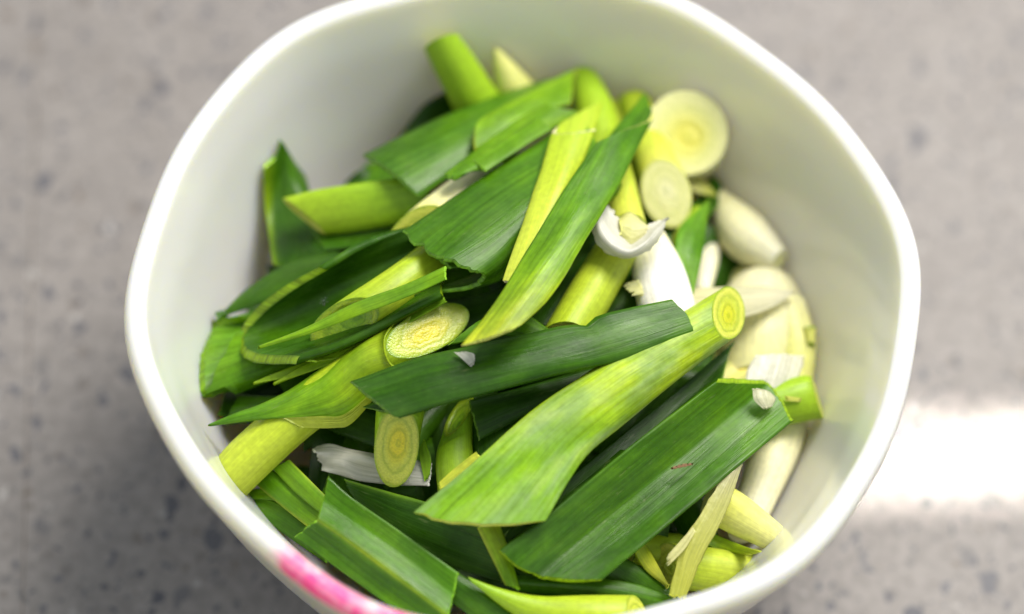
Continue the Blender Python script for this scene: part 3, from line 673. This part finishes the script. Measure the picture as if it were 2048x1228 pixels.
leaf('skin_flake', 'pale green edged skin strip above the dark green leaf piece', [[(1362, 338), (1395, 350), (1432, 385)], [(1366, 368), (1400, 385), (1434, 390)]], d=-3, tn=(0.95, 0.72), th=.6, m=M_SKIN2, edge=(False, False), cat='skin flake', group='flakes of onion skin')
leaf('spring_onion_leaf', 'bright green pointed leaf standing up right of the white stem base',
     [[(1417, 399), (1362, 452), (1350, 500), (1365, 590)], [(1418, 400, .5), (1388, 470, .8), (1375, 530), (1378, 595)], [(1420, 400), (1410, 480), (1398, 540), (1385, 600)]], d=0.5, tn=(0.38, 0.36, 0.46), th=.8, edge=(False, True), jag=(0, 0))
stem('spring_onion_piece', 'pale green sliver of stem between the pointed leaf and the big pale oval face', [(1388, 415), (1345, 470)], [(1412, 425), (1380, 490)], d=-3, tn=0.6)
stem('white_bulb', 'blurred white chunk of bulb with a slanted cut at the right, against the wall',
     [(1440, 375), (1482, 402), (1530, 440), (1572, 500)], [(1425, 420), (1436, 480), (1475, 522), (1545, 542)], d=-17, tn=(0.92, 0.95, 0.97), tilt=(0, 0), face=('white', 'white'), cat='white bulb', group='white bulb pieces')
stem('white_bulb', 'narrow pinkish white bulb piece deep behind the pointed green leaf', [(1398, 440), (1392, 510), (1388, 590)], [(1438, 440), (1440, 510), (1420, 590)], d=-14, tn=0.97, face=('white', 'white'), cat='white bulb', group='white bulb pieces')
stem('white_bulb', 'large round white bulb deep at the right of the bowl',
     [(1440, 780), (1424, 700), (1432, 625), (1460, 570), (1505, 544)], [(1575, 780), (1596, 700), (1604, 625), (1590, 572), (1552, 544)], d=-16, tn=(0.91, 0.94, 0.96), face=('white', 'white'), cat='white bulb', group='white bulb pieces')
q = stem('white_bulb', 'yellowish white bulb with a brown root end touching the right wall',
     [(1530, 620), (1545, 690), (1560, 790)], [(1612, 610), (1632, 690), (1622, 790)], d=-19, tn=(0.93, 0.87, 0.84), tilt=(-20, 0), face=('white', 'pale'), cat='white bulb', group='white bulb pieces')
stem('root', '', [(1606, 655, 3), (1612, 690, 3)], [(1632, 655, 3), (1630, 690, 3)], d=-17, tn=0.82, face=('olive', 'olive'), part='root', root=q)
stem('white_bulb', 'pale yellow bulb piece lying deep below the large round bulb', [(1440, 745), (1500, 735), (1600, 745)], [(1440, 830), (1520, 815), (1610, 830)], d=-22, tn=(0.90, 0.93), face=('white', 'white'), cat='white bulb', group='white bulb pieces')
leaf('skin_flake', 'pale pointed membrane sticking out right behind the oval faced stem end',
     [[(1340, 580), (1440, 574), (1530, 572), (1588, 583)], [(1350, 600, 1), (1450, 600, 1), (1530, 595, .7), (1588, 584)], [(1370, 630), (1450, 642), (1540, 618), (1588, 585)]], d=-3, tn=(0.93, 0.96, 0.98), th=.4, m=M_SKIN2, edge=(True, False), ripple=.15, cat='skin flake', group='flakes of onion skin', jag=(0, 0))
leaf('skin_flake', 'square translucent white skin standing behind the pale cut edge of the broad leaf',
     [[(1510, 712), (1494, 742), (1490, 790)], [(1560, 710, 1), (1548, 750, 1), (1530, 810)], [(1609, 714), (1600, 748), (1566, 822)]], d=-2, tn=1.0, th=.35, m=M_SKIN, ripple=.4, rag=.3, cat='skin flake', group='flakes of onion skin', jag=(.5, 0))
stem('spring_onion_piece', 'rounded bright green stem end poking out right of the broad channelled leaf',
     [(1470, 796), (1540, 770), (1600, 752), (1622, 752)], [(1485, 880), (1550, 856), (1612, 843), (1646, 838)], d=-5, tn=(0.54, 0.58), flat=.8, tilt=(0, 30), face=('green', 'lime'))
leaf('skin_flake', 'tiny pale strip lying on the rounded green stem end', [[(1572, 792), (1602, 796)], [(1574, 802), (1598, 804)]], d=0.5, tn=.8, th=.2, m=M_SKIN, cat='skin flake', edge=(False, False), group='flakes of onion skin')
leaf('skin_flake', 'glassy round skin flake on the pale cut edge of the broad leaf',
     [[(1505, 780), (1508, 800), (1524, 816)], [(1524, 779, .7), (1528, 798, .9), (1535, 815, .4)], [(1540, 784), (1551, 797), (1545, 812)]], d=4.2, tn=.97, th=.4, m=M_SKIN, ripple=.2, edge=(False, False), cat='skin flake', group='flakes of onion skin')
leaf('skin_flake', 'small white speck of skin lying on the long dark folded leaf', [[(910, 706), (922, 716), (938, 730)], [(935, 704, .4), (948, 708, .3), (950, 722)]], d=9.4, tn=1.0, th=.4, m=M_SKIN, ripple=.25, edge=(False, False), cat='skin flake', group='flakes of onion skin')
stem('white_bulb', 'pale yellow piece deep in the gap below the slanted white chunk', [(1400, 500), (1480, 525), (1560, 550)], [(1400, 590), (1470, 615), (1550, 640)], d=-26, tn=(0.86, 0.90), face=('white', 'white'), cat='white bulb', group='white bulb pieces')
stem('white_bulb', 'long white stem base leaning on the wall at the lower right',
     [(1528, 830), (1500, 900), (1470, 1000), (1455, 1060)], [(1618, 838), (1600, 905), (1555, 1000), (1525, 1060)], d=-15, tn=(0.94, 0.97), face=('white', 'white'), cat='white bulb', group='white bulb pieces')
leaf('torn_strip', 'pale translucent torn strip with a splintered edge hanging at the lower right',
     [[(1450, 945), (1405, 1020), (1362, 1095), (1338, 1188)], [(1465, 945, .8), (1425, 1020, .6), (1380, 1100, .6), (1355, 1190, .5)], [(1486, 930), (1450, 1030), (1400, 1125), (1372, 1198)]], d=2.5, tn=(0.95, 0.85, 0.80, 0.77), th=.6, m=M_SKIN2, ripple=.25, rag=.35, jag=(0, .8), cat='torn strip', sharp=True)
leaf('leaf_sliver', 'splinter peeling from the edge of the pale torn strip', [[(1385, 1055), (1358, 1085), (1334, 1112)], [(1390, 1065), (1368, 1100), (1338, 1130)]], d=3.5, tn=.9, th=.3, m=M_SKIN2, cat='leaf sliver', jag=(0, .9), group=None)
stem('spring_onion_piece', 'pale cream stem slanting to the rim right of the torn strip',
     [(1440, 960), (1490, 990), (1545, 1035), (1600, 1085)], [(1405, 1040), (1470, 1072), (1530, 1098), (1585, 1125)], d=-5, tn=(0.78, 0.86, 0.92), flat=.7, face=('pale', 'pale'))
leaf('spring_onion_leaf', 'small yellow leaf strip between the cream stem and the yellow stem by the rim', [[(1410, 1060), (1470, 1085), (1520, 1105)], [(1415, 1090), (1450, 1105), (1490, 1112)]], d=-7, tn=(0.5, 0.74), th=.7)
stem('spring_onion_piece', 'smooth yellow stem running under the rim at the bottom right',
     [(1340, 1085), (1420, 1093), (1490, 1102), (1545, 1112)], [(1340, 1175), (1420, 1188), (1470, 1195), (1520, 1200)], d=-8.5, tn=(0.66, 0.70, 0.74), face=('green', 'green'))
stem('spring_onion_piece', 'pale stem bit at the rim below the smooth yellow stem', [(1380, 1190), (1440, 1194)], [(1380, 1240), (1420, 1240)], d=-10, tn=.88)
leaf('spring_onion_leaf', 'narrow yellow green folded strip left of the torn strip at the bottom', [[(1285, 1080), (1305, 1110), (1338, 1170)], [(1262, 1095), (1290, 1140), (1330, 1172)]], d=-4, tn=(0.6, 0.72, 0.76), th=.8, bulge=.6)
stem('spring_onion_piece', 'shaded yellow stem deep left of the torn strip', [(1250, 1060), (1300, 1062), (1400, 1070)], [(1250, 1130), (1300, 1135), (1400, 1140)], d=-13, tn=.62)
leaf('spring_onion_leaf', 'dark leaf under the lower tip of the broad channelled leaf at the bottom', [[(1255, 1118), (1310, 1150), (1372, 1200)], [(1190, 1150), (1260, 1190), (1330, 1230)]], d=-5, tn=(0.24, 0.28), th=.9, bulge=.8)
leaf('spring_onion_leaf', 'long dark green leaf curving along the bottom to a point near the rim', [[(1030, 1150), (1150, 1152), (1280, 1170), (1388, 1216)], [(1035, 1165, 1), (1150, 1172, 1), (1270, 1190, .8), (1386, 1219)], [(1040, 1185), (1140, 1200), (1260, 1220), (1382, 1222)]], d=-1.5, tn=(0.2, 0.22, 0.36), th=.9, edge=(True, False), jag=(.2, 0))
stem('spring_onion_piece', 'bright yellow green stem with a flared leaf end at the very bottom of the picture',
     [(935, 1153), (1000, 1176), (1080, 1192), (1180, 1190), (1262, 1190)], [(945, 1166), (1020, 1225), (1100, 1265), (1190, 1285), (1290, 1275)], d=2.5, tn=(0.52, 0.60, 0.66, 0.68), tilt=(0, 30), flat=.9, face=(None, 'lime'))
# lower left
leaf('spring_onion_leaf', 'broad two plane leaf with a tan crease beside the pink rim mark',
     [[(658, 953), (700, 992), (790, 1055), (913, 1143)], [(648, 1000), (720, 1050), (800, 1105), (905, 1185)], [(636, 1042, 1.8), (700, 1085, 2.0), (780, 1145, 2.0), (895, 1232, 1.6)], [(612, 1058), (670, 1100), (750, 1160), (870, 1245)], [(590, 1076, -.5), (640, 1112), (720, 1170), (840, 1255)]], d=3.5, tn=(0.30, 0.28, 0.34), th=1.0, sharp=True, ripple=.2, umix=(0.72, .35, .5, .05))
leaf('spring_onion_leaf', 'pale bluish leaf end right of the two plane leaf at the bottom edge', [[(900, 1135), (980, 1185), (1080, 1250)], [(850, 1165), (930, 1225), (1000, 1275)]], d=1.0, tn=(0.24, 0.22), th=.9, bulge=.8)
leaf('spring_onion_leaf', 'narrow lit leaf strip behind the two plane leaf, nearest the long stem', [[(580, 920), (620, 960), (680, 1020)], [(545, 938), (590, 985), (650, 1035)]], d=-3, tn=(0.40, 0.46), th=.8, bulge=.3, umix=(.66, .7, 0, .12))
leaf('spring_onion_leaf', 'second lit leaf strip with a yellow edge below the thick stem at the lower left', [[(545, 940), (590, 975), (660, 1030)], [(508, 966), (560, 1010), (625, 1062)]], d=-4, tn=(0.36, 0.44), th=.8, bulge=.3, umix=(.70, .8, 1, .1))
leaf('spring_onion_leaf', 'shaded green leaf along the inside of the rim at the lower left', [[(490, 1000), (545, 1000), (640, 1062)], [(500, 1020), (570, 1070), (650, 1125)]], d=-6, tn=(0.36, 0.28), th=.8, bulge=.4)
leaf('spring_onion_leaf', 'short green leaf end under the thick stem by the rim', [[(480, 985), (540, 975), (600, 985)], [(485, 998), (540, 1000), (600, 1010)]], d=-5, tn=.42)
leaf('spring_onion_leaf', 'large dark shaded leaf with its upper edge coloured as lit in the lower middle',
     [[(690, 960), (780, 985), (862, 1008), (965, 1050)], [(700, 985, -1), (800, 1040, -1), (900, 1080, -1), (985, 1110, -1)], [(720, 1010, -2), (810, 1080, -2), (900, 1130, -2), (1002, 1165, -2)]], d=-3, tn=(0.16, 0.18, 0.2), th=1.2, umix=(.5, .6, 0, .1))  # lighter tone along the upper edge paints the light catching it
leaf('spring_onion_leaf', 'small light green strip hanging under the flared leaf at the bottom centre', [[(955, 1058), (980, 1110), (1008, 1168)], [(1000, 1050), (1020, 1105), (1040, 1176)]], d=0, tn=(0.60, 0.56, 0.50), th=.8, bulge=.5, umix=(.74, .8, 0, .2))
stem('spring_onion_piece', 'stubby stem with a yellow hearted oval cut face hanging below the long dark leaf',
     [(762, 760), (752, 830), (748, 893)], [(856, 760), (848, 830), (838, 893)], d=-1, tn=(0.52, 0.56), tilt=(0, 58), face=('green', 'lime'), core=(0, .8))
leaf('skin_flake', 'white membrane with a crumpled fan shaped end lying behind the stubby stem',
     [[(630, 893), (660, 887), (700, 897), (760, 908), (860, 925)], [(634, 905, 1.4), (670, 905, .4), (720, 915, 2), (780, 930, 1), (860, 945)], [(640, 925, -.8), (680, 925, 1.5), (720, 940, .3), (790, 950, 1), (858, 958)], [(648, 940), (700, 958), (740, 965), (790, 970), (856, 972)]], d=-6, tn=(1.0, .99, 1.0), th=.4, m=M_SKIN2, ripple=.45, jag=(1.0, .2), cat='skin flake', group='flakes of onion skin')
leaf('leaf_scrap', 'olive flake of leaf standing right of the stubby stem', [[(846, 880), (838, 905), (848, 960)], [(850, 882), (862, 915), (860, 945)]], d=-5, tn=.5, th=.5, cat='leaf scrap', jag=(0, .6))
stem('spring_onion_piece', 'shaded olive stem with nested split layers in the dark gap right of the stubby stem',
     [(878, 1000), (872, 920), (890, 850)], [(950, 970), (945, 880), (945, 810)], d=-7, tn=(0.60, .5), tilt=(0, 62), face=('green', 'olive'), hollow=(0, 2.0))
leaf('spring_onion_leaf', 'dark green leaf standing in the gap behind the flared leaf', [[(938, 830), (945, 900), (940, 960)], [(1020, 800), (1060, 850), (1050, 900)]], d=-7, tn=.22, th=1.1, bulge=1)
leaf('leaf_sliver', 'bright yellow edge of leaf beside the flared leaf in the dark gap', [[(878, 965), (905, 940), (950, 905)], [(882, 978), (920, 955), (965, 920)]], d=1, tn=.72, th=.8, cat='leaf sliver')
# added leaves that close the gaps, most darkened in colour for the shade
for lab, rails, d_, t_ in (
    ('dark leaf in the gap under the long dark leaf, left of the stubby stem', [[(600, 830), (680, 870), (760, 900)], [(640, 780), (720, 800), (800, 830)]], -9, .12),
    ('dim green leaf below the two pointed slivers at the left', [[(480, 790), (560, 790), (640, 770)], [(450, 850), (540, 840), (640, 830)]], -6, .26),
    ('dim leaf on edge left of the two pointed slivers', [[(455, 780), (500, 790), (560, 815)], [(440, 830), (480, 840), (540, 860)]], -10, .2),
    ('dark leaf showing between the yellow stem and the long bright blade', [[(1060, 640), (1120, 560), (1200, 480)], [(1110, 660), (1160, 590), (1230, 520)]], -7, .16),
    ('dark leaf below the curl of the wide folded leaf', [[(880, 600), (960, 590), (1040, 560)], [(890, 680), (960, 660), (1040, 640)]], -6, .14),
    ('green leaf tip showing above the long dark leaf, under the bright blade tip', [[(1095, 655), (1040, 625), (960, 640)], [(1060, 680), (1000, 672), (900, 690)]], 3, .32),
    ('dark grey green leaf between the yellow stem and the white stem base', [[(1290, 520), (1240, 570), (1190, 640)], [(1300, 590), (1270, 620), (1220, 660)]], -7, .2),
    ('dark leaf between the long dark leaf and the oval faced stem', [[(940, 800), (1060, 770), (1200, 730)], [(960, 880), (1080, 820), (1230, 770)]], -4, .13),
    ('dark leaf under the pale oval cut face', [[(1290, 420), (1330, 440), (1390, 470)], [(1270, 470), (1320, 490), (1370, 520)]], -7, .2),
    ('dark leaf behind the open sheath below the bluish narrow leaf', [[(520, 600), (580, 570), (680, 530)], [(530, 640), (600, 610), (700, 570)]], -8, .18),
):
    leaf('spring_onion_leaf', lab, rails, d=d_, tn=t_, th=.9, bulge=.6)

# deep packed layer under everything
def packed_bed():
    vs, fs, cs, uv = [], [], [], []
    rnd = random.Random(5)
    for i in range(170):
        a = rnd.uniform(0, 2 * math.pi); rr = 0.050 * math.sqrt(rnd.random()); x, y = rr * math.cos(a), rr * math.sin(a)
        if x > 0.041: continue
        p = Vector((x, y, 0)); z = dome(p) - rnd.uniform(0.012, 0.026)
        r = math.hypot(x, y)
        an = rnd.uniform(0, math.pi); ln = rnd.uniform(0.008, 0.014); wd = rnd.uniform(0.003, 0.006)
        dx = Vector((math.cos(an), math.sin(an), rnd.uniform(-.15, .15))); dy = Vector((-math.sin(an), math.cos(an), rnd.uniform(-.3, .3)))
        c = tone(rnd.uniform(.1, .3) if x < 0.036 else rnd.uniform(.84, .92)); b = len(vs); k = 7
        for s_ in (0, -0.0008):
            for j in range(2):
                for q in range(k):
                    u = q / (k - 1) * 2 - 1
                    v = Vector((x, y, z)) + dx * ln * (2 * j - 1) + dy * wd * u; v.z += wd * 0.5 * (1 - u * u) + s_
                    th = math.atan2(v.y, v.x); r = math.hypot(v.x, v.y)
                    lim = rin(max(v.z, .008), th) - .002
                    if r > lim: v.x *= lim / r; v.y *= lim / r
                    vs.append(v); cs.append(c); uv.append((u * wd * 1000 + i * 9, j * ln * 2000))
        for q in range(k - 1):
            fs.append((b + q, b + q + 1, b + k + q + 1, b + k + q)); bb = b + 2 * k; fs.append((bb + q, bb + k + q, bb + k + q + 1, bb + q + 1))
    o = mesh_obj('packed_leaves', vs, fs, M_LEAF, None, Vector(), uv, cs)
    o['kind'] = 'stuff'
packed_bed()

# tiny drops of water inside the open sheath
def drops():
    import bmesh
    pts = [(647, 603, 1.2), (651, 596, .7), (643, 598, .6), (655, 604, .5), (647, 609, .6), (640, 606, .4)]
    bm = bmesh.new(); c0 = P(647, 603, 2.4)
    for x, y, r in pts:
        c = P(x, y, 2.4) - c0
        bmesh.ops.create_icosphere(bm, subdivisions=2, radius=r * .00035, matrix=Matrix.Translation(c))
    me = bpy.data.meshes.new('water_drop'); bm.to_mesh(me); bm.free(); me.materials.append(M_WATER)
    me.polygons.foreach_set('use_smooth', [True] * len(me.polygons))
    o = bpy.data.objects.new('water_drop', me); o.location = c0; col.objects.link(o)
    tag(o, 'glinting little cluster of water drops inside the open dark sheath', 'water drop')
drops()
